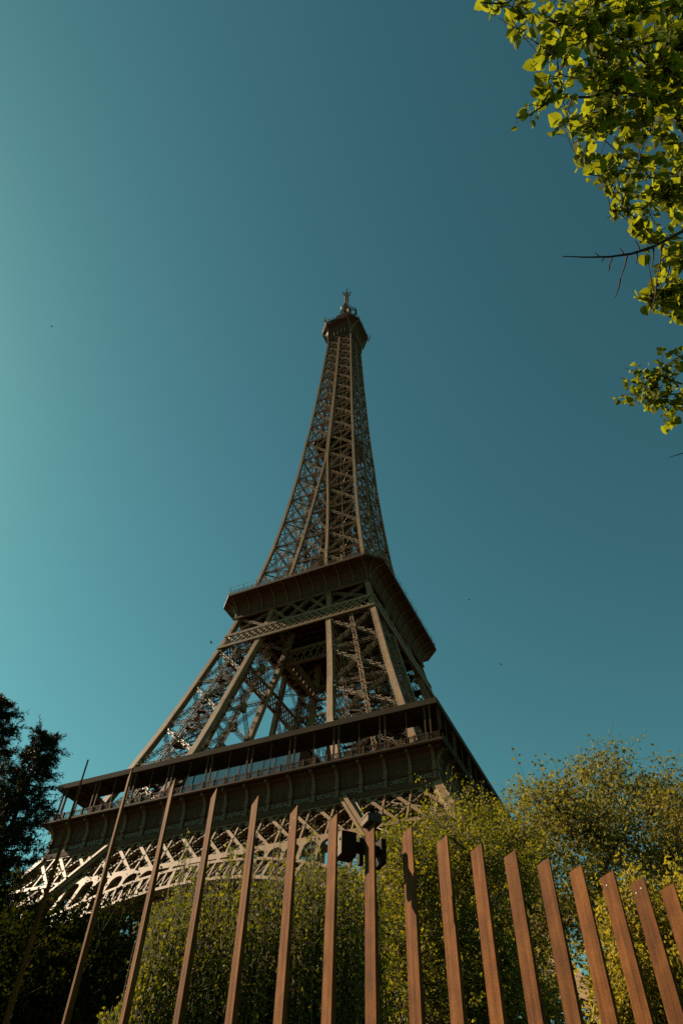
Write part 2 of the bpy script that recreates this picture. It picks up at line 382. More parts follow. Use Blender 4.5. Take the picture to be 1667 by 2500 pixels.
    def top(x):                                         # upper edge of the arcade plate: the belt or the leg
        return zb-.2 if abs(x) < 24.6 else zb-.2-(abs(x)-24.6)*1.5
    for x0 in xs:
        x1 = x0+2.66; xm = (x0+x1)/2
        rz = lambda x: ring(math.asin(max(-1, min(1, x/53.2))), 3.2)[1]
        za, zc = rz(x0), rz(x1); t0, t1 = top(x0), top(x1)
        hgt = min(t0-za, t1-zc)
        if max(abs(x0), abs(x1)) > 29.5: continue
        pts = []; m = 10; rad = 1.05; ex = min(t0, t1)
        spring = min(max(za, zc)+.2, ex-1.35) if hgt > 1.5 else None
        for j in range(m+1):
            th = math.pi*j/m; x = xm-rad*math.cos(th)
            tt = t0+(t1-t0)*(x-x0)/2.66
            zz = (min(tt-.35, (t0+t1)/2-1.45+ (t1-t0)*(x-xm)/2.66+rad*math.sin(th))) if hgt > 1.2 else max(rz(x), tt-.5)
            pts.append((x, zz, tt))
        front = [F(x, z, .26) for x, z, t in pts]; topf = [F(x, t, .26) for x, z, t in pts]
        bk = [(p[0], p[1]+.4, p[2]) for p in front]; tb = [(p[0], p[1]+.4, p[2]) for p in topf]
        q = front+topf+bk+tb; M1 = m+1; fc = []
        for j in range(m):
            fc += [(j, j+1, M1+j+1, M1+j), (2*M1+j+1, 2*M1+j, 3*M1+j, 3*M1+j+1), (j+1, j, 2*M1+j, 2*M1+j+1)]
        ra.poly(q, fc)
        for (xe, xs_, ze, te) in ((x0, x0+.305, za, t0), (x1, x1-.305, zc, t1)):
            xc = (xe+xs_)/2; zl = rz(xc)
            if te-.3 > zl: ra.bar(F(xc, zl-.1, .05), F(xc, te, .05), abs(xs_-xe), .42, n)
    ar.build('arcade', M_IRON, arch)

# ---- first floor: frieze with names and consoles, floor, balustrade, posts, roof, pavilion
NAMES = ['PETIET', 'DAGUERRE', 'WURTZ', 'LE VERRIER', 'PERDONNET', 'DELAMBRE', 'MALUS', 'BREGUET', 'POLONCEAU', 'DUMAS',
         'CLAPEYRON', 'BORDA', 'FOURIER', 'BICHAT', 'SAUVAGE', 'PELOUZE', 'CARNOT', 'LAME']
HF = 34.65; PW = 2*HF/18
def text_mesh(txt, size, depth, sp=1.15):
    cu = bpy.data.curves.new('lettering', 'FONT'); cu.body = txt; cu.size = size; cu.extrude = depth; cu.align_x = 'CENTER'; cu.space_character = sp
    o = bpy.data.objects.new('lettering', cu); COL.objects.link(o)
    dg = bpy.context.evaluated_depsgraph_get(); me = bpy.data.meshes.new_from_object(o.evaluated_get(dg))
    bpy.data.objects.remove(o); bpy.data.curves.remove(cu); return me
for k in range(4):
    mb = MB(); r = RB(mb, k)
    prof = [(HF, 51.0), (HF, 53.6), (HF+.05, 54.6), (HF+.4, 55.3), (HF+1.2, 55.75)]
    pts = []; fc = []
    for (h, z) in prof: pts += [(-h, -h, z), (h, -h, z)]
    for (h, z) in reversed(prof): pts += [(-(h-.5), -h+.5, z), (h-.5, -h+.5, z)]
    m = len(prof)
    for j in range(m-1): fc.append((2*j, 2*j+1, 2*j+3, 2*j+2))
    for j in range(m, 2*m-1): fc.append((2*j, 2*j+1, 2*j+3, 2*j+2))
    fc.append((0, 4*m-2, 4*m-1, 1))
    r.poly(pts, fc)
    r.bar((-HF-.3, -HF-.15, 50.75), (HF+.3, -HF-.15, 50.75), .62, .8, (0, 0, 1))
    r.bar((-HF, -HF-.06, 52.55), (HF, -HF-.06, 52.55), .12, .18, (0, 0, 1))
    r.bar((-HF, -HF-.06, 52.75), (HF, -HF-.06, 52.75), .10, .08, (0, 0, 1))
    for i in range(18):                                  # panel joints and raised frame
        xa = -HF+PW*i
        for f_ in (.33, .66): r.bar((xa+PW*f_, -HF-.02, 52.85), (xa+PW*f_, -HF-.02, 54.4), .07, .06)
        r.bar((xa+.45, -HF-.03, 54.45), (xa+PW-.45, -HF-.03, 54.45), .08, .1)
    fz = mb.build('frieze', M_IRON_SHADE, tower)
    for i in range(19):
        cb = MB(); c = RB(cb, k); x = -HF+PW*i; x = max(-HF+.25, min(HF-.25, x))
        c.bar((x, -HF-.12, 51.05), (x, -HF-.12, 54.2), .55, .34); c.bar((x, -HF-.2, 51.05), (x, -HF-.2, 51.5), .7, .5)
        c.bar((x, -HF-.2, 52.45), (x, -HF-.2, 52.85), .68, .5)
        pr = [(.12, 54.1), (.2, 54.6), (.45, 55.05), (.85, 55.4), (1.35, 55.6)]
        for (o0, z0), (o1, z1) in zip(pr[:-1], pr[1:]): c.bar((x, -HF-o0, z0), (x, -HF-o1, z1), .42, .5)
        for j in range(6):
            a = math.pi*j/6; c.bar((x, -HF-1.35-.02*j, 55.42-.17*math.cos(a)), (x, -HF-1.35-.30*math.sin(a)-.02, 55.42+.05-.2*math.cos(a)), .36, .2)
        o = cb.build('console', M_CONS, fz)
    if k == 0:
        for i, nm in enumerate(NAMES):
            tm_ = text_mesh(nm, .92 if len(nm) < 8 else .80, .03)
            o = link('name_lettering', tm_, M_LETTER, fz)
            o.rotation_euler = (R_(90), 0, 0); o.location = Vector((-HF+PW*(i+.5), -HF-.05, 51.55))
            wdt = max(.1, o.dimensions.x)
            if wdt > 2.75: o.scale = (2.75/wdt, 1, 1)
# floor ring
mb = MB(); HG = 36.4
def ringslab(mb, ho, hi, z0, z1):
    p = []
    for z in (z0, z1):
        for h in (ho, hi): p += [(-h, -h, z), (h, -h, z), (h, h, z), (-h, h, z)]
    f = []
    for i in range(4):
        j = (i+1) % 4
        f += [(i, j, 8+j, 8+i), (4+j, 4+i, 12+i, 12+j), (i, 4+i, 4+j, j), (8+i, 8+j, 12+j, 12+i)]
    mb.poly(p, f)
ringslab(mb, HG, 15.5, 55.85, 56.35); ringslab(mb, HG+.12, HG-.5, 56.02, 56.22)
for k in range(4):
    r = RB(mb, k)
    for y in np.arange(-33.5, -16, 3.2): r.bar((-31, y, 54.6), (31, y, 54.6), .35, 1.8, (0, 0, 1))
fl = mb.build('gallery_floor', M_IRON_SHADE, tower)
for k in range(4):
    mb = MB(); r = RB(mb, k); h = HG-.2
    r.bar((-h, -h, 57.42), (h, -h, 57.42), .1, .12, (0, 0, 1)); r.bar((-h, -h, 57.15), (h, -h, 57.15), .06, .06); r.bar((-h, -h, 56.5), (h, -h, 56.5), .08, .1)
    for x in np.arange(-h, h, .31): r.bar((x, -h, 56.4), (x, -h, 57.4), .10, .06)
    for i in range(37):
        x = -h+2*h*i/36; r.bar((x, -h, 56.35), (x, -h, 57.6), .24, .24)
    mb.build('balustrade', M_IRON_SHADE, fl)
# roof ring
HR = 35.85; mb = MB(); ringslab(mb, HR, 31.4, 62.62, 62.9); ringslab(mb, HR+.1, HR-.25, 62.45, 63.4)
ringslab(mb, 31.6, 31.3, 62.2, 63.1)
for k in range(4):
    r = RB(mb, k)
    for i in range(19):
        x = -HF+PW*i; r.bar((x, -HR+.3, 62.48), (x, -31.5, 62.48), .16, .26, (0, 0, 1))
    for y in (-33.8, -31.8): r.bar((-HR+1, y, 62.5), (HR-1, y, 62.5), .12, .2, (0, 0, 1))
roof = mb.build('gallery_roof', M_ZINC, tower)
for k in range(4):
    bk = MB()
    for i in range(19):
        x = -HF+PW*i
        offs = (-.42, .42) if i % 2 == 0 else (0,)
        if i == 0: offs = (.1, .9)
        if i == 18: offs = (-.9, -.1)
        for o in offs:
            tgt = MB() if k in (0, 1) else bk; r = RB(tgt, k); w = .24 if i % 2 == 0 else .13
            r.bar((x+o, -HR+.35, 56.35), (x+o, -HR+.35, 62.5), w, w)
            if i % 2 == 0:
                r.bar((x+o, -HR+.35, 56.35), (x+o, -HR+.35, 57.3), .36, .36); r.bar((x+o, -HR+.35, 61.9), (x+o, -HR+.35, 62.45), .34, .34)
            if k in (0, 1): tgt.build('roof_post', M_IRON_SHADE, roof)
    if k > 1: tag(bk.build('roof_post', M_IRON_SHADE, roof), kind='stuff')
# glass pavilion on the front side of the first floor
M_GLASS = bpy.data.materials.new('pavilion_glass'); M_GLASS.use_nodes = True
_b = M_GLASS.node_tree.nodes['Principled BSDF']; _b.inputs['Base Color'].default_value = (.02, .03, .035, 1); _b.inputs['Roughness'].default_value = .04
_b.inputs['Specular IOR Level'].default_value = 1.0; _b.inputs['Coat Weight'].default_value = 1.0; _b.inputs['Coat IOR'].default_value = 2.2
pv = MB(); pg = MB()
x0, x1 = -14.5, 8.9; yb0, yb1, z0, z1 = -29.2, -27.9, 56.4, 66.0
for a in np.arange(x0, x1-.1, 2.34):
    b = min(a+2.34, x1)
    pg.poly([(a+.06, yb0, z0), (b-.06, yb0, z0), (b-.06, yb1, z1), (a+.06, yb1, z1)], [(0, 1, 2, 3)])
    pv.bar((a, yb0-.02, z0), (a, yb1-.02, z1), .12, .18)
pv.bar((x0-.3, yb1-.1, z1+.3), (x1+.3, yb1-.1, z1+.3), .5, .6, (0, 0, 1)); pv.bar((x1, yb0, z0), (x1, yb1, z1), .12, .18)
pv.poly([(x0, yb1, z1+.5), (x1, yb1, z1+.5), (x1, -17, z1+.7), (x0, -17, z1+.7)], [(0, 1, 2, 3)])
pv.poly([(x1, yb0, z0), (x1, -17, z0), (x1, -17, z1), (x1, yb1, z1)], [(0, 1, 2, 3)]); pv.poly([(x0, yb0, z0), (x0, -17, z0), (x0, -17, z1), (x0, yb1, z1)], [(0, 1, 2, 3)])
pv.poly([(x0, -17, z0), (x1, -17, z0), (x1, -17, z1), (x0, -17, z1)], [(0, 1, 2, 3)])
po = pv.build('pavilion', M_IRON_SHADE, tower); pg.build('glass_wall', M_GLASS, po)

# ---- second floor: belt, flared gallery with ribs, railing
for k in range(4):
    mb = MB(); r = RB(mb, k); bu = MB(); rb = RB(bu, k)
    za, zc = 100.9, 104.6
    P = lambda x, z, o=0: (x, -wo_(z)-.25-o, z)
    for z in (za, zc, 110.7): r.bar(P(-wo_(z), z), P(wo_(z), z), .5, .6, (0, 0, 1))
    xs = np.arange(-18, 18.01, 1.5)
    for x in xs:
        for sg in (1, -1):
            x1 = x+sg*(zc-za)
            if abs(x1) < 19.2: r.bar(P(x, zc), P(x1, za), .30, .12 if sg > 0 else .3, (0, -1, 0))
        c = np.array(P(x, zc-1.2, .1)); rb.bar(c, c+np.array((0, 0, .2)), .2)
        c = np.array(P(x+.75, za+1.2, .1)); rb.bar(c, c+np.array((0, 0, .2)), .2)
    nx = 3; w0 = wi_(107)
    for i in range(nx):
        a, b = -w0+2*w0*i/nx, -w0+2*w0*(i+1)/nx
        r.girder(P(a, 105, -.2), P(b, 110.4, -.2), .5, .6, lace=.8); r.girder(P(b, 105, -.2), P(a, 110.4, -.2), .5, .6, lace=.8)
    # inner girders between the legs
    wi0 = wi_(103)
    for z in (za, zc): r.bar((-wi0, -wi0, z), (wi0, -wi0, z), .6, .6)
    for x in np.arange(-wi0, wi0-.5, 1.8):
        r.bar((x, -wi0, za), (x+1.8, -wi0, zc), .25); r.bar((x+1.8, -wi0, za), (x, -wi0, zc), .25)
    o = mb.build('upper_belt_truss', M_IRON, tower); tag(bu.build('sparkle_bulbs', M_BULB, o), kind='stuff')
def octa(h, c, z): return [(-h+c, -h, z), (h-c, -h, z), (h, -h+c, z), (h, h-c, z), (h-c, h, z), (-h+c, h, z), (-h, h-c, z), (-h, -h+c, z)]
def loft(mb, rings, cap0=False, cap1=False):
    m = len(rings); v = [p for r in rings for p in r]; f = []
    for j in range(m-1):
        for i in range(8): f.append((8*j+i, 8*j+(i+1) % 8, 8*j+8+(i+1) % 8, 8*j+8+i))
    if cap0: f.append(tuple(range(7, -1, -1)))
    if cap1: f.append(tuple(8*(m-1)+i for i in range(8)))
    mb.poly(v, f)
G2 = [(17.35, .05, 110.9), (17.45, .15, 112.0), (17.8, .5, 113.0), (18.5, 1.2, 113.9), (19.7, 2.3, 114.6), (21.1, 3.3, 114.95)]
mb = MB(); loft(mb, [octa(*g) for g in G2]+[octa(21.28, 3.4, 114.95), octa(21.28, 3.4, 115.55), octa(21.0, 3.4, 115.55)], cap1=True)
loft(mb, [octa(17.75, .06, 110.55), octa(17.75, .06, 111.0), octa(17.3, .05, 111.05)])
mb.poly(octa(17.3, .05, 111.6), [tuple(range(7, -1, -1))])
for x in np.arange(-16, 16.1, 2.0):
    mb.bar((x, -17.2, 111.1), (x, 17.2, 111.1), .3, 1.0, (0, 0, 1)); mb.bar((-17.2, x, 110.9), (17.2, x, 110.9), .3, 1.0, (0, 0, 1))
g2 = mb.build('upper_gallery', M_IRON_SHADE, tower)
for k in range(4):
    for i in range(11):
        cb = MB(); c = RB(cb, k); u = -1+2*i/10
        pr = [(u*min(1, 1)*(h-.5*cc if abs(u) == 1 else h-.2), h+.05, z) for h, cc, z in G2]
        x0 = u*17.0
        for (xa, ha, za_), (xb, hb, zb_) in zip(pr[:-1], pr[1:]):
            c.bar((x0, -ha, za_), (x0, -hb, zb_), .24, .35)
        cb.build('rib', M_CONS, g2)
for k in range(4):                                       # chamfer ribs
    cb = MB(); c = RB(cb, k)
    for (ha, ca, za_), (hb, cb2, zb_) in zip(G2[:-1], G2[1:]): c.bar((ha-ca/2+.05, -ha+ca/2-.05, za_), (hb-cb2/2+.05, -hb+cb2/2-.05, zb_), .24, .35, (1, -1, 0))
    cb.build('rib', M_CONS, g2)
mb = MB()
oc = octa(21.05, 3.3, 115.55)
for i in range(8):
    a, b = np.array(oc[i]), np.array(oc[(i+1) % 8]); L = np.linalg.norm(b-a); m = max(2, int(L/1.2))
    for z in (.25, .65, 1.1): mb.bar(a+(0, 0, z), b+(0, 0, z), .07)
    for j in range(m+1):
        p = a+(b-a)*j/m; mb.bar(p, p+np.array((0, 0, 2.3 if j % 3 == 0 else 1.15)), .09)
    for j in range(m*4):
        p = a+(b-a)*j/m/4; mb.bar(p, p+np.array((0, 0, 1.1)), .035)
    mb.bar(a+(0, 0, 2.3), b+(0, 0, 2.3), .045)
mb.build('railing', M_IRON, g2)
# second floor upper deck and kiosk inside the railing
mb = MB(); loft(mb, [octa(15.2, 1.5, 118.6), octa(15.2, 1.5, 119.0)], True, True)
for x in (-8, 8):
    for y in (-8, 8): mb.bar((x, y, 115.5), (x, y, 118.6), 3.2, 3.2)
mb.build('upper_deck', M_IRON_SHADE, tower)

# ---- the shaft above the second floor
JL = [115.6, 127.4, 137.9, 148.7, 159.2, 169.8, 179.9, 189.7, 199.5, 208.5, 217, 225.2, 233.1, 240.4, 246.8, 252.9, 258.6, 264]
shs = []; sb = MB(); su = MB();
def newcol(): shs.append(MB()); return shs[-1]

for (sx, sy) in ((1, 1), (1, -1), (-1, 1), (-1, -1)):
    rafter(newcol(), lambda z: sx*(wo_(z)-.35), lambda z: sy*(wo_(z)-.35), 115.5, 266, .86, .56, 4.5)
    for sw in (0, 1):
        rafter(newcol(), (lambda z: sx*wi_(z)) if sw else (lambda z: sx*(wo_(z)-.3)), (lambda z: sy*(wo_(z)-.3)) if sw else (lambda z: sy*wi_(z)), 115.5, 266, .78 if sw else .6, .40, 4.5)
    rafter(newcol(), lambda z: sx*wi_(z), lambda z: sy*wi_(z), 115.5, 172, .8, .5, 4.5)
for k in range(4):
    r = RB(sb, k); vis = k in (0, 1)
    for a, b in zip(JL[:-1], JL[1:]):
        kz = (b-a)/11.; gw = .26+.34*kz
        bl = (su, 1.1, .17) if vis else None
        Y = lambda z: -(wo_(z)-.42)
        cols = lambda z: [-(wo_(z)-.62), -wi_(z), wi_(z), wo_(z)-.62]
        A, B = cols(a), cols(b)
        strips = [(0, 1), (2, 3)] + ([(1, 2)] if A[2] > 1.6 else [])
        for i, j in strips:
            e = .6*kz
            sb_kw = dict(lace=gw*1.3, t=.09, bulbs=bl)
            r.girder((B[i], Y(b), b-e), (A[j], Y(a), a+e), gw, gw, side=vis, **sb_kw)
            r.girder((B[j], Y(b), b-e), (A[i], Y(a), a+e), gw, gw, **sb_kw)
            r.girder((B[i], Y(b), b), (B[j], Y(b), b), gw*.8, gw, **sb_kw)
            zm = (a+b)/2; Mi, Mj = cols(zm)[i], cols(zm)[j]
            r.bar((Mi, Y(zm)+.1, zm), (Mj, Y(zm)+.1, zm), .16, .2); r.bar(((A[i]+A[j])/2, Y(a)+.1, a), ((B[i]+B[j])/2, Y(b)+.1, b), .14, .2)
        # inner faces of the four legs while they are still apart
        if A[2] > 1.2:
            for s_ in (-1, 1):
                x0, x1 = s_*wi_(a), s_*wi_(b)
                r.girder((x0, -(wo_(a)-.3), a), (x1, -wi_(b), b), .4, .4, (s_, 0, 0), lace=.8, t=.08, back=False); r.girder((x0, -wi_(a), a), (x1, -(wo_(b)-.3), b), .4, .4, (s_, 0, 0), lace=.8, t=.08, back=False)
                xo0, xo1 = s_*wo_(a), s_*wo_(b)
                r.girder((x0, -wi_(a), a), (xo1-s_*.3, -wi_(b), b), .4, .4, lace=.8, t=.08, back=False); r.girder((xo0-s_*.3, -wi_(a), a), (x1, -wi_(b), b), .4, .4, lace=.8, t=.08, back=False)
        # horizontal cross ties in plan
        r.bar((-(wo_(b)-.5), -(wo_(b)-.5), b), (wo_(b)-.5, -(wo_(b)-.5), b), .18); r.bar((-(wo_(b)-.4), -(wo_(b)-.4), b), (wo_(b)-.4, (wo_(b)-.4), b), .25)
        r.girder((-(wo_(b)-.4), -wi_(b)-1.4, b), (wo_(b)-.4, -wi_(b)-1.4, b), .4, .4, (0, 0, 1), lace=.8, t=.1, back=False)
shaft = sb.build('shaft', M_IRON, tower); [c.build('column', M_IRON, shaft) for c in shs]; tag(su.build('sparkle_bulbs', M_BULB, shaft), kind='stuff')
lc = MB()                                               # lift core and spiral stair in the middle of the shaft
for z in np.arange(116, 264, 1.9):
    h = min(3.1, wo_(z)*.5); h2 = min(3.1, wo_(z+1.9)*.5)
    for k in range(4):
        r = RB(lc, k)
        r.bar((-h, -h, z), (h, -h, z), .22); r.bar((-h, -h, z), (h2, -h2, z+1.9), .2, .2); r.bar((h, -h, z), (-h2, -h2, z+1.9), .2, .2)
        r.bar((-h, -h, z), (-h2, -h2, z+1.9), .4); r.bar((-h*.33, -h, z), (-h2*.33, -h2, z+1.9), .3); r.bar((h*.33, -h, z), (h2*.33, -h2, z+1.9), .3)
        r.bar((-h*.9, -h*.2, z+.4), (h*.9, -h*.2, z+.4), .9, .12, (0, 0, 1))
    th = z*.9
    lc.bar((0, 0, z), (h*1.5*math.cos(th), h*1.5*math.sin(th), z+.6), 1.0, .12, (0, 0, 1))
lc.build('lift_core', M_IRON_SHADE, shaft)
mb = MB(); loft(mb, [octa(6.4, 1.2, 190.6), octa(7.2, 1.2, 191.2), octa(7.2, 1.2, 192.0)], True, True); loft(mb, [octa(4.6, .5, 192.0), octa(4.4, .5, 196.2)], False, True)
for x in np.arange(-6, 6.1, 1.5): mb.bar((x, -6.3, 190.4), (x, 6.3, 190.4), .2, .5, (0, 0, 1))
mb.build('intermediate_platform', M_IRON_SHADE, tower)

# ---- the top: flared gallery with brackets, cabin, campanile, mast
G3 = [(5.25, .05, 264.6), (5.35, .3, 268.0), (5.75, .9, 270.4), (6.7, 2.0, 272.3), (8.2, 3.35, 273.4)]
mb = MB(); loft(mb, [octa(*g) for g in G3]+[octa(8.4, 3.49, 273.4), octa(8.4, 3.49, 274.1), octa(8.25, 3.4, 274.15), octa(8.25, 3.4, 274.6), octa(8.5, 3.5, 274.65), octa(8.5, 3.5, 275.5)], cap1=True)
g3 = mb.build('summit_gallery', M_IRON_SHADE, tower)
for k in range(4):
    for sg in (-1, 1):
        cb = MB(); c = RB(cb, k)
        for (ha, ca, za_), (hb, cb2, zb_) in zip(G3[:-1], G3[1:]):
            c.bar((sg*(ha-ca), -ha-.05, za_), (sg*(hb-cb2), -hb-.05, zb_), .42, .4)
        cb.build('bracket', M_IRON, g3)
    cb = MB(); c = RB(cb, k)
    for x in (-2.2, -.6, 1.0, 2.6): c.bar((x, -5.55, 266.5), (x, -5.75, 269.5), .5, .35)
    cb.build('floodlights', M_IRON, g3)
mb = MB(); rr = random.Random(3); oc = octa(8.35, 3.45, 275.5)
for i in range(8):
    a, b = np.array(oc[i]), np.array(oc[(i+1) % 8]); L = np.linalg.norm(b-a); m = max(2, int(L/.6))
    for z in (1.1, 2.2): mb.bar(a+(0, 0, z), b+(0, 0, z), .07)
    for j in range(m+1):
        p = a+(b-a)*j/m; mb.bar(p, p+np.array((0, 0, 2.2))*(.9+.3*rr.random()), .07)
        if rr.random() < .25: mb.bar(p, p*np.array((1.03, 1.03, 1))+np.array((0, 0, 2.4+1.4*rr.random())), .10)
mb.build('railing', M_IRON, g3)
mb = MB(); loft(mb, [octa(6.2, 2, 275.5), octa(6.2, 2, 279.5), octa(6.6, 2.2, 279.6), octa(6.6, 2.2, 280.2)], False, True)
loft(mb, [octa(3.6, 1.2, 280.2), octa(3.4, 1.2, 287.0), octa(4.1, 1.5, 287.4), octa(4.1, 1.5, 288.0)], False, True)
cab = mb.build('campanile', M_IRON_SHADE, tower)
mb = MB()
for sx, sy in ((1, 1), (1, -1), (-1, 1), (-1, -1)):     # the four curved ribs that carry the lantern
    pp = [(2.3, 280.2), (2.3, 286), (2.2, 290.5), (1.9, 294.3), (1.5, 296.8), (1.1, 298)]
    for (h0, z0), (h1, z1) in zip(pp[:-1], pp[1:]): mb.bar((sx*h0, sy*h0, z0), (sx*h1, sy*h1, z1), .45, .45)
mb.build('lantern_rib', M_IRON, cab)
mb = MB()
for j in range(8):
    a0, a1 = math.pi*2*j/8, math.pi*2*(j+1)/8
    mb.bar((1.9*math.cos(a0), 1.9*math.sin(a0), 297.5), (1.9*math.cos(a0), 1.9*math.sin(a0), 303), .2)
    for z in (297.6, 299.4, 301.2, 303): mb.bar((1.9*math.cos(a0), 1.9*math.sin(a0), z), (1.9*math.cos(a1), 1.9*math.sin(a1), z), .2)
    mb.bar((2.1*math.cos(a0), 2.1*math.sin(a0), 299), (2.5*math.cos(a0), 2.5*math.sin(a0), 301.4), .35)
mb.bar((0, 0, 297), (0, 0, 304), 2.2, 2.2)
mb.build('lantern', M_IRON, cab)
mb = MB(); mb.bar((0, 0, 303.5), (0, 0, 317.5), 1.0, 1.0)
for s_ in (-.6, .6):
    for t_ in (-.6, .6): mb.bar((s_, t_, 303.5), (s_*.9, t_*.9, 317.5), .22)
for z in np.arange(304, 317, .7):
    for k in range(4): RB(mb, k).bar((-.63, -.63, z), (.63, -.63, z+.7), .12)
mb.bar((0, 0, 317.5), (0, 0, 323), .4, .4); mb.bar((0, 0, 322.5), (0, 0, 324), .14)
mast = mb.build('antenna_mast', M_IRON, tower)
for (z, L, th) in ((318.6, 1.8, .42), (315.9, 1.5, .42), (321.6, 1.7, 2.0), (313.0, 1.3, 2.6)):
    for s_ in (0, math.pi):
        mb = MB(); d = np.array((math.cos(th+s_), math.sin(th+s_), 0)); 
        if s_ and z in (321.6, 313.0): continue
        mb.bar((0, 0, z), d*L+np.array((0, 0, z)), .22); mb.bar((0, 0, z-1.2), d*L+np.array((0, 0, z-.2)), .14)
        mb.bar(d*L+np.array((0, 0, z-.8)), d*L+np.array((0, 0, z+1.0)), .3)
        mb.build('antenna_arm', M_IRON, mast)
mb = MB()
for (x, y, z, h) in ((-5.6, -8.7, 276.4, 3.4), (-5.0, -8.8, 275.9, 2.6), (8.9, 6.0, 276.2, 2.0), (7.9, 7.0, 276.4, 1.4)):
    mb.bar((x, y, z), (x, y, z+h), .75, .5)
mb.build('antenna_panels', M_WHITE, tower)
mb = MB()
for j in range(10):
    a0, a1 = math.pi*2*j/10, math.pi*2*(j+1)/10
    mb.bar((4.4+1.5*math.cos(a0), -2.0+1.5*math.sin(a0), 288.5), (4.4+1.5*math.cos(a0), -2.0+1.5*math.sin(a0), 291.5), .5)
mb.build('equipment_cage', M_IRON_SHADE, tower)

# ================================================================== THE FENCE
fence = empty('blade_fence', (60.4, -120.1, GZ))
tag(fence, 'rust brown fence of tall upright steel blades with slit faces across the foreground', 'fence')
F0 = np.array((59.42, -121.14)); FT = np.array((.69, .724)); FT /= np.linalg.norm(FT); FE = np.array((-FT[1], FT[0]))
SPC = .19897; HT = 3.6; DEP, THK, SL = .112, .028, .047
def fp0(k, t, e, z): return fp(k, t, e, z)
def fp(k, t, e, z): q = F0+FT*(k*SPC+t)+FE*e; return (q[0], q[1], z)
def prism(mb, secs):                                     # secs: list of cross sections (lists of equal length) from top to bottom
    m = len(secs); n = len(secs[0]); v = [p for s in secs for p in s]; f = [tuple(range(n)), tuple((m-1)*n+i for i in range(n-1, -1, -1))]
    for j in range(m-1):
        for i in range(n): f.append((j*n+i, j*n+n+i, j*n+n+(i+1) % n, j*n+(i+1) % n))
    mb.poly(v, f)
fr = random.Random(11)
for k in range(0, 23):
    mb = MB(); dz = fr.uniform(-.006, .006); top_ = HT+dz; tl = fr.uniform(-.003, .003); T_ = .007
    zl = [top_, top_-.16, top_-.28, top_-.45, top_-.8, top_-1.3, top_-2.0, GZ]
    wl = [T_, T_+.001, .011, .015, .020, .024, .028, .032]
    # folded section: flat plate, with a front flange that opens away from it further down
    prism(mb, [[fp(k, tl, 0, z), fp(k, tl+w, 0, z), fp(k, tl+w, T_, z), fp(k, tl+T_, T_*1.01, z), fp(k, tl+T_, DEP, z), fp(k, tl, DEP, z)] for z, w in zip(zl, wl)])
    # the slit down the middle of the plate: a raised lip either side of a dark line
    for e0, e1 in ((SL-.0012, SL+.0012),):
        prism(mb, [[fp(k, tl-.0006, e0, z), fp(k, tl, e0, z), fp(k, tl, e1, z), fp(k, tl-.0006, e1, z)] for z in (top_-.17, top_-1.0, GZ)])
    bl = mb.build('blade', M_RUST, fence)
    for (e, dzz, kk) in ((.085, .075, 5), (.03, .05, 5), (.075, .05, 14), (.085, .055, 15), (.04, .045, 15)):
        if kk == k:
            mb = MB(); mb.bar(fp(k, tl-.002, e, top_-dzz), fp(k, tl+.001, e, top_-dzz), .007, .007, (0, 0, 1)); mb.build('rivet', M_WHITE, bl)
mb = MB()
mb.bar(fp(-.4, 0, DEP/2, GZ+.06), fp(23, 0, DEP/2, GZ+.06), .16, .12, (0, 0, 1)); mb.build('base_rail', M_RUST, fence)

# sensor housings clipped to one blade
def boxlike(mb, k, t0, t1, e0, e1, z0, z1, rot=0., piv=(0, 0)):
    c_, s_ = math.cos(rot), math.sin(rot); fp = lambda k, t, e, z: fp0(k, piv[0]+(t-piv[0])*c_-(e-piv[1])*s_, piv[1]+(t-piv[0])*s_+(e-piv[1])*c_, z)
    prism(mb, [[fp(k, t0, e0, z1), fp(k, t1, e0, z1), fp(k, t1, e1, z1), fp(k, t0, e1, z1)], [fp(k, t0, e0, z0), fp(k, t1, e0, z0), fp(k, t1, e1, z0), fp(k, t0, e1, z0)]])
K7 = 7.0; RB_ = dict(rot=R_(4), piv=(-.125, .04))
hb = empty('sensor_box', fp(K7, .0, .18, 3.48))
tag(hb, 'square dark sensor box with bolted side coloured pale as sunlit, bracketed behind a fence blade', 'sensor')
def bev(o, w):
    m = o.modifiers.new('bevel', 'BEVEL'); m.width = w; m.segments = 2
mb = MB(); boxlike(mb, K7, -.107, -.030, .150, .240, 3.478, 3.594); bev(mb.build('housing', M_CASE, hb), .003)
mb = MB(); boxlike(mb, K7, -.1105, -.1075, .153, .237, 3.482, 3.590); mb.build('side_plate', M_PALE_SIDE, hb)  # pale plate colours the sun-facing side as lit
for (e, z) in ((.170, 3.556), (.212, 3.532)):
    mb = MB(); boxlike(mb, K7, -.1165, -.111, e-.005, e+.005, z-.005, z+.005); mb.build('bolt', M_DARK, hb)
mb = MB(); boxlike(mb, K7, -.0295, .0985, .165, .205, 3.515, 3.556); boxlike(mb, K7, -.008, .018, .113, .164, 3.50, 3.57); boxlike(mb, K7, .008, .03, .206, .235, 3.47, 3.60); mb.build('bracket', M_CASE, hb)
mb = MB(); boxlike(mb, K7, .099, .128, .140, .240, 3.468, 3.588); bev(mb.build('end_block', M_CASE, hb), .004)
cp = empty('junction_box', fp(K7, 0, .05, 3.57))
tag(cp, 'small worn block with pale side sitting on top of a fence blade', 'junction box')
mb = MB(); boxlike(mb, K7, -.030, .040, -.006, .09, 3.590, 3.636); o = mb.build('block', M_CAPB, cp)
bv = o.modifiers.new('bevel', 'BEVEL'); bv.width = .006; bv.segments = 2
mb = MB(); boxlike(mb, K7, -.0335, -.0305, .0, .082, 3.594, 3.630); boxlike(mb, K7, -.036, -.0336, .0, .082, 3.624, 3.634); mb.build('side_plate', M_PALE_SIDE, cp)
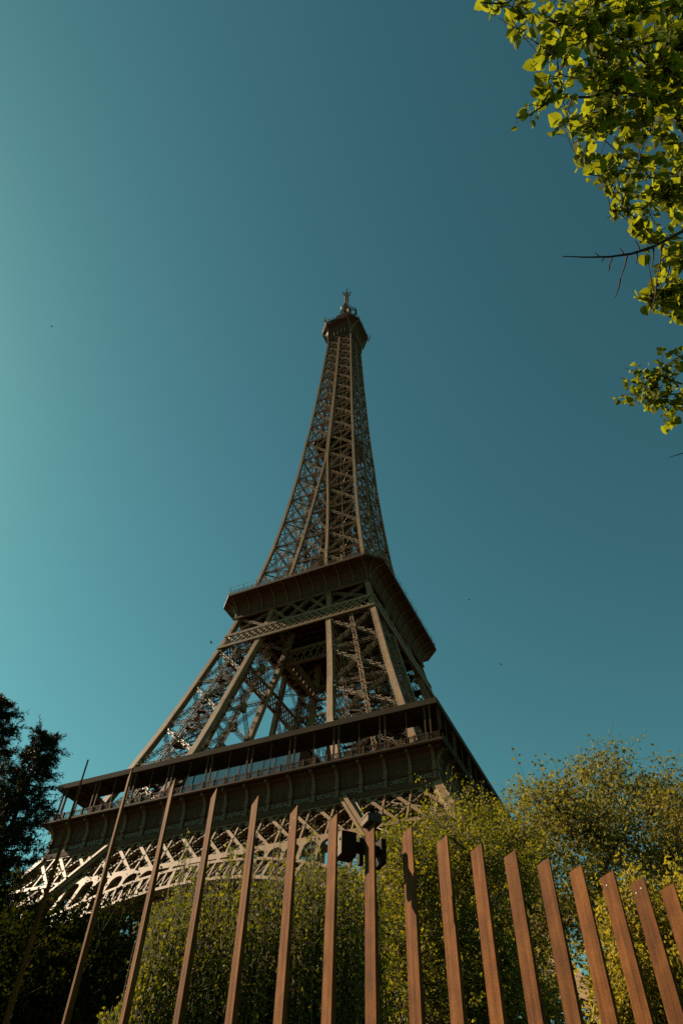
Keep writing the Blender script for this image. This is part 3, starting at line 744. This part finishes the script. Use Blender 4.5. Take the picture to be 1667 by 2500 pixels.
# ================================================================== TREES AND HEDGES
def rot_basis(D, rs):
    D = D/np.maximum(np.linalg.norm(D, axis=1, keepdims=True), 1e-9)
    A = rs.normal(size=D.shape); A -= D*np.sum(A*D, 1, keepdims=True); A /= np.linalg.norm(A, axis=1, keepdims=True)
    return D, A, np.cross(D, A)
LEAF4 = np.array([(0, 0, 0), (.5, .42, .10), (1, 0, -.04), (.5, -.42, .10)])
HEART = np.array([(0, 0, .0), (-.10, .22, .05), (.02, .42, .09), (.25, .51, .12), (.62, .40, .07), (.97, 0, -.10),
                  (.62, -.40, .07), (.25, -.51, .12), (.02, -.42, .09), (-.10, -.22, .05)])
def leaves(P, D, size, rs, shape=LEAF4):
    n = len(P); D, A, B = rot_basis(D, rs); s = np.asarray(size).reshape(-1, 1, 1)
    T = shape[None]; V = P[:, None]+s*(T[..., :1]*D[:, None]+T[..., 1:2]*A[:, None]+T[..., 2:]*B[:, None])
    k = len(shape)
    if k == 4: return V.reshape(-1, 3), np.arange(n*4).reshape(-1, 4)
    # heart: folded along the midrib, two half fans of quads/tris kept as quads
    q = np.array([(0, 1, 2, 3), (0, 3, 4, 5), (0, 5, 6, 7), (0, 7, 8, 9)])
    return V.reshape(-1, 3), (q[None]+k*np.arange(n)[:, None, None]).reshape(-1, 4)
class Wood:
    def __init__(s): s.V=[]; s.F=[]; s.n=0
    def tube(s, pts, rad, k=5):
        pts = np.asarray(pts, float); m = len(pts); rad = np.broadcast_to(rad, (m,))
        d = np.gradient(pts, axis=0); d /= np.maximum(np.linalg.norm(d, axis=1, keepdims=True), 1e-9)
        ref = np.array((.31, .17, .93)) if abs(d[0][2]) < .9 else np.array((1., .1, 0))
        a = np.cross(d, ref); a /= np.linalg.norm(a, axis=1, keepdims=True); b = np.cross(d, a)
        th = np.arange(k)*2*math.pi/k
        R = pts[:, None]+rad[:, None, None]*(np.cos(th)[None, :, None]*a[:, None]+np.sin(th)[None, :, None]*b[:, None])
        i = np.arange(m-1)[:, None]*k; j = np.arange(k)[None]; jn = (j+1) % k
        f = np.stack([i+j, i+jn, i+k+jn, i+k+j], -1).reshape(-1, 4)
        s.V.append(R.reshape(-1, 3)); s.F.append(f+s.n); s.n += m*k
    def build(s, name, mat_, parent): return link(name, mesh_from(np.concatenate(s.V), np.concatenate(s.F), name, True), mat_, parent)
def wiggle(p, q, rs, n=7, amp=.08, sag=0.):
    p = np.asarray(p, float); q = np.asarray(q, float); t = np.linspace(0, 1, n)[:, None]; L = np.linalg.norm(q-p)
    o = rs.normal(size=(n, 3))*amp*L*.35; o = np.cumsum(o, 0)*.35; o -= o[0]+(o[-1]-o[0])*t
    P = p+(q-p)*t+o; P[:, 2] += sag*L*np.sin(t[:, 0]*math.pi)
    return P

def broadleaf(name, label, cat, base, trunk_top, clumps, mleaf, mbark, seed, leaf=.07, nleaf=420, twigs=14, trunk_r=.22, spread=1.0, ndirs=.5, group=None):
    """clumps: list of (centre, radius). Limbs run from the trunk to every clump, twigs through it, leaves sit along the twigs."""
    rs = np.random.RandomState(seed); root = empty(name, tuple(base)); tag(root, label, cat, group)
    base = np.asarray(base, float); tt = np.asarray(trunk_top, float); wd = Wood()
    tr = wiggle(base, tt, rs, 9, .04); wd.tube(tr, np.linspace(trunk_r, trunk_r*.55, 9), 8)
    LP = []; LD = []; LS = []
    hubs = [tr[-1], tr[-2], tr[-3], tr[5]]
    lim = []
    for (c, rad) in clumps:
        c = np.asarray(c, float)
        # attach to the nearest already grown wood that lies lower
        cand = [h for h in hubs if h[2] < c[2]+.4] or hubs
        d = [np.linalg.norm(h-c)+.6*abs(h[2]-(c[2]-.8*np.linalg.norm((h-c)[:2]))) for h in cand]; h = cand[int(np.argmin(d))]
        L = wiggle(h, c, rs, 8, .16, .05); r0 = max(.018, trunk_r*.30*min(1, np.linalg.norm(h-c)/3+.25)); wd.tube(L, np.linspace(r0, .012, 8), 5)
        hubs += [L[3], L[5], L[7]]
        dirs = rs.normal(size=(twigs, 3)); dirs[:, 2] += .35; dirs /= np.linalg.norm(dirs, axis=1, keepdims=True)
        rr_ = rad*(.55+.6*rs.rand(twigs))
        for t in range(twigs):
            s0 = L[rs.randint(4, 8)]; e = c+dirs[t]*rr_[t]*np.array((1, 1, .85))
            tw = wiggle(s0, e, rs, 6, .22, .04); wd.tube(tw, np.linspace(.012, .004, 6), 3)
            sub = [tw]
            for q in range(3):
                a = tw[rs.randint(2, 6)]; b = a+(dirs[t]+rs.normal(size=3)*.7)*rad*.38; st_ = wiggle(a, b, rs, 4, .2); wd.tube(st_, np.linspace(.006, .003, 4), 3); sub.append(st_)
            m = nleaf//twigs
            for q in range(m):
                tw2 = sub[rs.randint(len(sub))]; u = rs.rand()**.6*(len(tw2)-1.001); i = int(u); p = tw2[i]+(tw2[i+1]-tw2[i])*(u-i)
                LP.append(p+rs.normal(size=3)*leaf*.9*spread); LD.append(rs.normal(size=3)+np.array((0, 0, -.25))); LS.append(leaf*(.55+.7*rs.rand()))
    V, F = leaves(np.array(LP), np.array(LD), LS, rs)
    wd.build('trunk', mbark, root)
    link('crown', mesh_from(V, F, 'crown'), mleaf, root)
    return root

def clump_field(outline, dmin, dmax, n, rs, rad, inset=.0):
    """fill a region (picture polygon seen from the viewer) with clump centres at random distances: a crown of real depth"""
    poly = np.array(outline, float); lo, hi = poly.min(0), poly.max(0); out = []
    def inside(x, y):
        c = False; j = len(poly)-1
        for i in range(len(poly)):
            if (poly[i][1] > y) != (poly[j][1] > y) and x < (poly[j][0]-poly[i][0])*(y-poly[i][1])/(poly[j][1]-poly[i][1])+poly[i][0]: c = not c
            j = i
        return c
    while len(out) < n:
        x, y = lo+(hi-lo)*rs.rand(2)
        if inside(x, y): out.append((at(x, y, dmin+(dmax-dmin)*rs.rand()), rad*(.75+.5*rs.rand())))
    out.sort(key=lambda c: c[0][2])
    return out
def ground_under(px, py, d): p = at(px, py, d); return np.array((p[0], p[1], GZ))

# big sparse tree at the right, dense tree right of the middle, yellow lime low at the right edge
rs = np.random.RandomState(21)
cl = clump_field([(1190, 1850), (1260, 1800), (1310, 1790), (1345, 1765), (1400, 1745), (1450, 1725), (1490, 1760), (1540, 1810), (1640, 1830), (1680, 2330), (1500, 2300), (1330, 2120), (1180, 2330), (1130, 2330), (1130, 1950)], 22, 29, 95, rs, 1.15)
b = ground_under(1440, 2250, 25); tt = at(1395, 2120, 25)
broadleaf('plane_tree', 'tall spreading tree with sparse tan spring leaves and bare limbs, right of the tower', 'tree', b, tt, cl, M_PLANE, M_BARK_D, 3, leaf=.125, nleaf=470, twigs=17, trunk_r=.34)
cl = clump_field([(890, 1945), (940, 1905), (1000, 1890), (1060, 1870), (1100, 1855), (1150, 1870), (1200, 1895), (1215, 2000), (1190, 2150), (1250, 2370), (840, 2370), (800, 2080), (860, 2000)], 13.5, 17.5, 110, rs, .78)
b = ground_under(1010, 2300, 15.5); tt = at(1010, 2250, 15.5)
broadleaf('dense_tree', 'dense tree with small yellow green leaves hiding the lower right corner of the tower', 'tree', b, tt, cl, M_SPRING, M_BARK, 4, leaf=.064, nleaf=560, twigs=14, trunk_r=.2)
cl = clump_field([(1430, 2060), (1480, 2035), (1560, 2030), (1640, 2050), (1650, 2370), (1440, 2370), (1395, 2250), (1410, 2150)], 18.8, 21.8, 52, rs, .80)
cl += clump_field([(1395, 2160), (1440, 2150), (1460, 2370), (1430, 2370)], 18.8, 20, 6, rs, .7)
b = ground_under(1560, 2300, 20.3); tt = at(1545, 2300, 20.3)
broadleaf('yellow_tree', 'low tree of hanging yellow blossom clusters behind the blades at the far right', 'tree', b, tt, cl, M_YELLOW, M_BARK_D, 5, leaf=.105, nleaf=480, twigs=14, trunk_r=.16)

# hedge of upright leafy shoots left of the middle
def shoot_hedge(name, label, cat, outline_top, dmin, dmax, n, mleaf, mbark, seed, leaf=.07, step=.05, ybot=2420, lean=.05, extra=None):
    rs = np.random.RandomState(seed); xs = [p[0] for p in outline_top]; ys = [p[1] for p in outline_top]
    c = ground_under((xs[0]+xs[-1])/2, 2250, (dmin+dmax)/2); root = empty(name, tuple(c)); tag(root, label, cat)
    wd = Wood(); LP = []; LD = []; LS = []
    for i in range(n+(extra[1] if extra else 0)):
        if i == n: xs = [p[0] for p in extra[0]]; ys = [p[1] for p in extra[0]]; step = step*1.5
        x = xs[0]+(xs[-1]-xs[0])*rs.rand(); d = dmin+(dmax-dmin)*rs.rand()
        yt = float(np.interp(x, xs, ys)); yt = yt+(2300-yt)*rs.rand()**2.2*(.8 if i < n else .34)
        top_ = at(x, yt, d); L = min(top_[2]-GZ, 2.2+1.6*rs.rand())
        p0 = top_-np.array((0, 0, L))+rs.normal(size=3)*np.array((.22, .22, .1))*lean*L*4
        P = wiggle(p0, top_, rs, 8, .035); wd.tube(P, np.linspace(.012, .003, 8), 3)
        m = int(L/step*1.0); u = rs.rand(m)*6.99; ii = u.astype(int); pp = P[ii]+(P[ii+1]-P[ii])*(u-ii)[:, None]
        taper = np.clip(1.25-u/7., .25, 1)[:, None]
        LP.append(pp+rs.normal(size=(m, 3))*.075*taper*(leaf/.07)); LD.append(rs.normal(size=(m, 3))*.7+np.array((0, 0, -.75))); LS.append(leaf*(.5+.8*rs.rand(m))*(.6+.4*taper[:, 0]))
        if i % 3 == 0: wd.tube(wiggle((p0[0], p0[1], max(GZ, p0[2]-3.5)), p0, rs, 6, .06), np.linspace(.022, .012, 6), 4)
    V, F = leaves(np.concatenate(LP), np.concatenate(LD), np.concatenate(LS), rs)
    wd.build('stems', mbark, root); link('foliage', mesh_from(V, F, 'foliage'), mleaf, root)
    return root
shoot_hedge('shoot_hedge', 'tall hedge of long upright leafy shoots in front of the arch', 'hedge',
            [(225, 2400), (300, 2270), (345, 2110), (400, 2065), (430, 2040), (520, 2045), (600, 2030), (640, 2020), (690, 1995), (740, 1990), (800, 1985), (870, 2010)],
            9.5, 12.5, 1000, M_HEDGE, M_BARK_L, 8, leaf=.068, step=.036,
            extra=([(335, 2080), (400, 2050), (422, 1960), (432, 1890), (447, 1990), (468, 1935), (492, 2000), (520, 1945), (560, 1935), (600, 1930), (640, 1930), (655, 1960), (690, 1960), (722, 1880), (745, 1975), (800, 1960)], 240))
shoot_hedge('tall_shoot', 'single reddish shoot rising highest above the hedge', 'plant', [(632, 1820), (650, 1812)], 10.0, 10.1, 2, M_HEDGE, M_BARK, 9, leaf=.05, step=.04)

# dark conifers at the left edge and the shaded bush below them
def conifer(name, label, px, pyt, d, half, seed, tuft=.16, n=5200, bare=.5):
    rs = np.random.RandomState(seed); top_ = at(px, pyt, d); base = np.array((top_[0], top_[1], GZ)); Ht = top_[2]-GZ
    root = empty(name, tuple(base)); tag(root, label, 'tree', 'conifers at the left edge'); wd = Wood()
    wd.tube(wiggle(base, top_, rs, 12, .01), np.linspace(.2, .015, 12), 7)
    LP = []; LD = []; LS = []
    nb = 250
    for i in range(nb):
        h = 1-(i/nb)*.95; z = GZ+Ht*h; t = (1-h); L = half*(.10+1.15*t**.62)*(.6+.6*rs.rand()); az = rs.rand()*2*math.pi
        p = base+np.array((0, 0, z-GZ)); q = p+np.array((math.cos(az)*L, math.sin(az)*L, -.12*L+.45*L*rs.rand()))
        B = wiggle(p, q, rs, 7, .12, -.05); wd.tube(B, np.linspace(.028, .006, 7), 4)
        for j in range(int(8+L*9)):
            u = (rs.rand()**.6)*5.99; k = int(u); s0 = B[k]+(B[k+1]-B[k])*(u-k)
            dd = (q-p)/L*.5+rs.normal(size=3)*.6+np.array((0, 0, .1)); e = s0+dd*(.12+.22*rs.rand())*min(1, .5+L)
            wd.tube([s0, (s0+e)/2+rs.normal(size=3)*.015, e], [.006, .005, .003], 3)
            m = 42; uu = rs.rand(m, 1); LP.append(s0+(e-s0)*uu+rs.normal(size=(m, 3))*.02); LD.append(dd[None]*.8+rs.normal(size=(m, 3))*.85); LS.append(np.full(m, tuft)*(.5+.6*rs.rand(m)))
    needle = np.array([(0, 0, 0), (.4, .11, .02), (1, 0, 0), (.4, -.11, .02)])
    V, F = leaves(np.concatenate(LP), np.concatenate(LD), np.concatenate(LS), rs, needle)
    wd.build('trunk', M_BARK_D, root); link('crown', mesh_from(V, F, 'crown'), M_NEEDLE, root)
    return root
conifer('conifer', 'dark narrow conifer with a pointed tip beside the left end of the gallery', 107, 1686, 18.0, 1.45, 31, .105)
conifer('conifer', 'taller dark conifer cut off by the left picture edge, tip above its neighbour', 14, 1608, 20.0, 1.9, 32, .115)
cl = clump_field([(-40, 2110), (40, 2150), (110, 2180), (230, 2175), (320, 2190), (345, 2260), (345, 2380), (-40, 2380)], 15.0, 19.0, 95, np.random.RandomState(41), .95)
broadleaf('dark_bush', 'dark shaded bush at the foot of the conifers behind the leftmost blades', 'bush', ground_under(120, 2300, 17), at(130, 2330, 17), cl, M_SHADE_LEAF, M_BARK_D, 6, leaf=.075, nleaf=620, twigs=12, trunk_r=.10)

# overhanging lime tree at the right: trunk stands right of the viewer, its limbs reach into the picture
def overhang():
    rs = np.random.RandomState(77)
    base = CAM+np.array((CR[0], CR[1], 0))*4.6+np.array((-.44, .898, 0))*2.6; base[2] = GZ
    root = empty('lime_tree', tuple(base)); tag(root, 'overhanging lime tree with backlit heart shaped yellow green leaves, top right', 'tree')
    wd = Wood(); tt = base+np.array((.1, .1, 5.2)); tr = wiggle(base, tt, rs, 9, .03); wd.tube(tr, np.linspace(.2, .13, 9), 9)
    up = wiggle(tt, tt+np.array((-.5, -.3, 4.5)), rs, 7, .06); wd.tube(up, np.linspace(.13, .05, 7), 7)
    LP = []; LD = []; LS = []
    def leaf_at(p, d, s, big=False):
        LP.append(p); LD.append(d); LS.append(s)
    def twig(P, r0, r1, dens, smin, smax, subs=True, bare=False):
        sc = np.linalg.norm(P[-1]-CAM)/4.7; smin *= sc; smax *= sc; dens /= sc**.3
        wd.tube(P, np.linspace(r0, r1, len(P)), 4)
        if bare: return
        L = np.linalg.norm(np.diff(P, axis=0), axis=1).sum()
        for i in range(int(L*dens)):
            u = rs.rand()*(len(P)-1.001); k = int(u); p = P[k]+(P[k+1]-P[k])*(u-k)
            o = rs.normal(size=3); o /= np.linalg.norm(o); q = p+o*.045
            wd.tube([p, q], [.0012, .0012], 3)
            for m in range(rs.randint(1, 4)):
                leaf_at(q+rs.normal(size=3)*.016, o*.7+rs.normal(size=3)*.5+np.array((0, 0, -.55)), smin+(smax-smin)*rs.rand()**2)
    # limbs: polylines given as picture position and depth along the view
    limbs = [
        [(1760, 60, 4.9), (1640, 45, 4.6), (1500, 10, 4.4), (1380, 45, 4.3), (1260, 90, 4.3)],
        [(1760, 160, 4.7), (1600, 135, 4.4), (1450, 90, 4.2), (1330, 70, 4.2), (1200, 15, 4.3)],
        [(1760, 330, 4.4), (1600, 300, 4.1), (1480, 240, 4.0), (1360, 180, 4.0), (1230, 95, 4.0)],
        [(1760, 470, 4.3), (1600, 330, 4.0), (1500, 225, 3.9), (1380, 215, 3.8), (1280, 215, 3.8), (1185, 270, 3.9)],
        [(1760, 520, 4.3), (1620, 420, 4.0), (1540, 330, 3.9), (1420, 280, 3.8), (1310, 300, 3.8)],
        [(1780, 560, 4.5), (1650, 480, 4.2), (1560, 400, 4.1), (1460, 400, 4.1), (1350, 400, 4.1)],
        [(1780, 600, 4.6), (1640, 500, 4.3), (1545, 430, 4.2), (1440, 480, 4.2), (1400, 480, 4.2)],
        [(1760, 640, 3.5), (1640, 645, 3.4), (1560, 660, 3.3), (1475, 675, 3.3)],
        [(1760, 590, 3.5), (1640, 595, 3.4), (1560, 600, 3.3), (1500, 610, 3.3)],
        [(1780, -40, 5.4), (1600, -60, 5.0), (1400, -50, 4.7), (1250, -20, 4.6), (1110, 5, 4.6)],
        [(1760, 230, 4.6), (1640, 215, 4.4), (1540, 150, 4.3), (1440, 120, 4.3), (1330, 140, 4.3)],
    ]
    hub = [tt, up[2], up[3], up[4], up[1]]
    edge = np.array([(0, 1075), (60, 1135), (150, 1150), (260, 1165), (300, 1260), (350, 1310), (400, 1335), (480, 1395), (560, 1470), (615, 1545), (650, 1470), (700, 1470), (722, 1520), (735, 1640)], float)
    layer = lambda x: 3.5+(x-1100)*.0058                  # the leafy layer lies across the sunlight
    for li, lm in enumerate(limbs):
        off = rs.uniform(-.12, .12); lm = [(x, y, layer(x)+off) for x, y, d in lm]
        pts = np.array([along(*p) for p in lm]); h = hub[li % len(hub)]
        link_ = wiggle(h, pts[0], rs, 6, .05, .05); wd.tube(link_, np.linspace(.05, .026, 6), 6)
        t = np.linspace(0, 1, 16); ti = np.linspace(0, 1, len(pts)); P = np.stack([np.interp(t, ti, pts[:, c]) for c in range(3)], 1)
        P[1:-1] += rs.normal(size=(14, 3))*.02
        twig(P, .020, .004, 10, .026, .072)
        ip = np.array(lm, float)
        for j in range(27):                              # side twigs
            u = rs.rand()*14.5; k = int(u); s0 = P[k]+(P[k+1]-P[k])*(u-k)
            x = np.interp(u/15, ti, ip[:, 0]); y = np.interp(u/15, ti, ip[:, 1]); dp = np.interp(u/15, ti, ip[:, 2])
            x2 = x+rs.normal()*85-25; y2 = min(y+rs.normal()*75+15, 722)
            xe = np.interp(y2, edge[:, 0], edge[:, 1])+18
            if x2 < xe: x2 = xe+30*rs.rand()
            e = along(x2, y2, layer(x2)+rs.normal()*.13)
            twig(wiggle(s0, e, rs, 6, .14, -.04), .005, .0018, 15, .028, .084)
    # bare dead branch reaching left
    br = [(1640, 500, 4.0), (1568, 530, 3.9), (1500, 566, 3.8), (1450, 582, 3.75), (1400, 589, 3.7), (1345, 590, 3.7), (1292, 588, 3.7)]
    P = np.array([along(*p) for p in br]); twig(P, .012, .0025, 0, 0, 0, bare=True)
    link_ = wiggle(up[1], P[0], rs, 6, .05, .03); wd.tube(link_, np.linspace(.04, .014, 6), 6)
    for (a, b, c_, d_) in ((1510, 562, 1462, 538), (1470, 578, 1458, 552), (1432, 586, 1423, 570), (1375, 590, 1366, 580), (1440, 584, 1424, 640), (1424, 640, 1412, 682), (1405, 588, 1398, 610), (1398, 610, 1396, 622), (1385, 590, 1380, 600), (1462, 580, 1460, 606), (1500, 568, 1496, 614), (1520, 560, 1508, 640), (1508, 640, 1500, 700)):
        twig(np.array([along(a, b, 3.75), along((a+c_)/2+2, (b+d_)/2, 3.75), along(c_, d_, 3.75)]), .005, .0022, 0, 0, 0, bare=True)
    # lower separate spray
    for lm in ([(1780, 860, 5.6), (1660, 880, 5.4), (1568, 905, 5.3), (1500, 905, 5.3), (1478, 880, 5.3)], [(1780, 900, 5.6), (1640, 905, 5.4), (1560, 880, 5.3), (1510, 860, 5.3), (1480, 865, 5.3)],
               [(1780, 940, 5.6), (1660, 935, 5.4), (1580, 930, 5.3), (1520, 925, 5.3), (1475, 910, 5.3)], [(1780, 880, 5.6), (1660, 860, 5.4), (1580, 830, 5.3), (1545, 810, 5.3)]):
        pts = np.array([along(*p) for p in lm]); link_ = wiggle(tt+(0, 0, -.9), pts[0], rs, 6, .05, .03); wd.tube(link_, np.linspace(.03, .016, 6), 5)
        t = np.linspace(0, 1, 12); ti = np.linspace(0, 1, len(pts)); P = np.stack([np.interp(t, ti, pts[:, c]) for c in range(3)], 1); twig(P, .012, .003, 12, .022, .055)
        for j in range(9):
            u = 4+rs.rand()*6.9; k = int(u); s0 = P[k]+(P[k+1]-P[k])*(u-k); e = s0+CR*rs.normal()*.07+CU*rs.normal()*.08+CF*rs.normal()*.15-CR*.03
            twig(wiggle(s0, e, rs, 5, .14), .004, .0015, 40, .020, .06)
    P = np.array([along(1700, 1000, 5.4), along(1600, 1030, 5.3), along(1560, 1043, 5.3), along(1536, 1050, 5.3)]); twig(P, .008, .002, 0, 0, 0, bare=True)
    wd.tube(wiggle(tt+(0, 0, -1.0), P[0], rs, 5, .04), np.linspace(.02, .009, 5), 4)
    V, F = leaves(np.array(LP), np.array(LD), LS, rs, HEART)
    wd.build('trunk', M_BARK_D, root); link('crown', mesh_from(V, F, 'crown'), M_LIME, root)
overhang()

# ================================================================== BIRDS
def bird(loc, size, az, flap, label):
    root = empty('bird', tuple(loc)); tag(root, label, 'bird', 'birds in flight')
    wd = Wood(); d = np.array((math.cos(az), math.sin(az), 0)); s = np.array((-d[1], d[0], 0)); c = np.asarray(loc)
    wd.tube([c-d*size*.55, c-d*size*.3, c, c+d*size*.28, c+d*size*.42, c+d*size*.52], np.array((.03, .07, .11, .09, .06, .012))*size, 8)
    V = list(np.concatenate(wd.V)); F = [tuple(f) for f in np.concatenate(wd.F)]
    for sg in (-1, 1):
        b = len(V); up = np.array((0, 0, 1))
        sec = [(0.05, .20, -.20, .0), (.40, .22, -.16, flap*.5), (.75, .05, -.22, flap*.8), (1.05, -.20, -.28, flap*.7)]
        for (w, f, r_, h) in sec:
            for t in (.012, -.012): V += [c+s*sg*w*size+d*f*size+up*(h+t)*size, c+s*sg*w*size+d*r_*size+up*(h+t*.4)*size]
        for j in range(3):
            i = b+4*j
            F += [(i, i+1, i+5, i+4), (i+3, i+2, i+6, i+7), (i+1, i+3, i+7, i+5), (i+2, i, i+4, i+6)]
    b = len(V); V += [c-d*size*.5+s*.04*size, c-d*size*.5-s*.04*size, c-d*size*.85-s*.16*size, c-d*size*.85+s*.16*size]; F.append((b, b+1, b+2, b+3))
    me = bpy.data.meshes.new('body'); me.from_pydata([tuple(v) for v in V], [], [tuple(int(i) for i in f) for f in F]); me.update()
    link('body', me, M_DARK, root)
for (x, y, d, s, az, fl_, lb) in ((485, 1476, 75, .30, .5, .25, 'dark bird in flight just left of the tower below the upper gallery'),
                                  (119, 749, 110, .24, 2.2, -.2, 'tiny bird high in the open sky at the far left'),
                                  (1077, 1377, 90, .22, 1.2, .3, 'tiny bird right of the tower level with the upper gallery'),
                                  (1150, 1526, 95, .25, 2.8, .1, 'tiny bird right of the tower below the upper gallery')):
    v = ray(x, y); bird(CAM+v/np.linalg.norm(v)*d, s, az, fl_, lb)
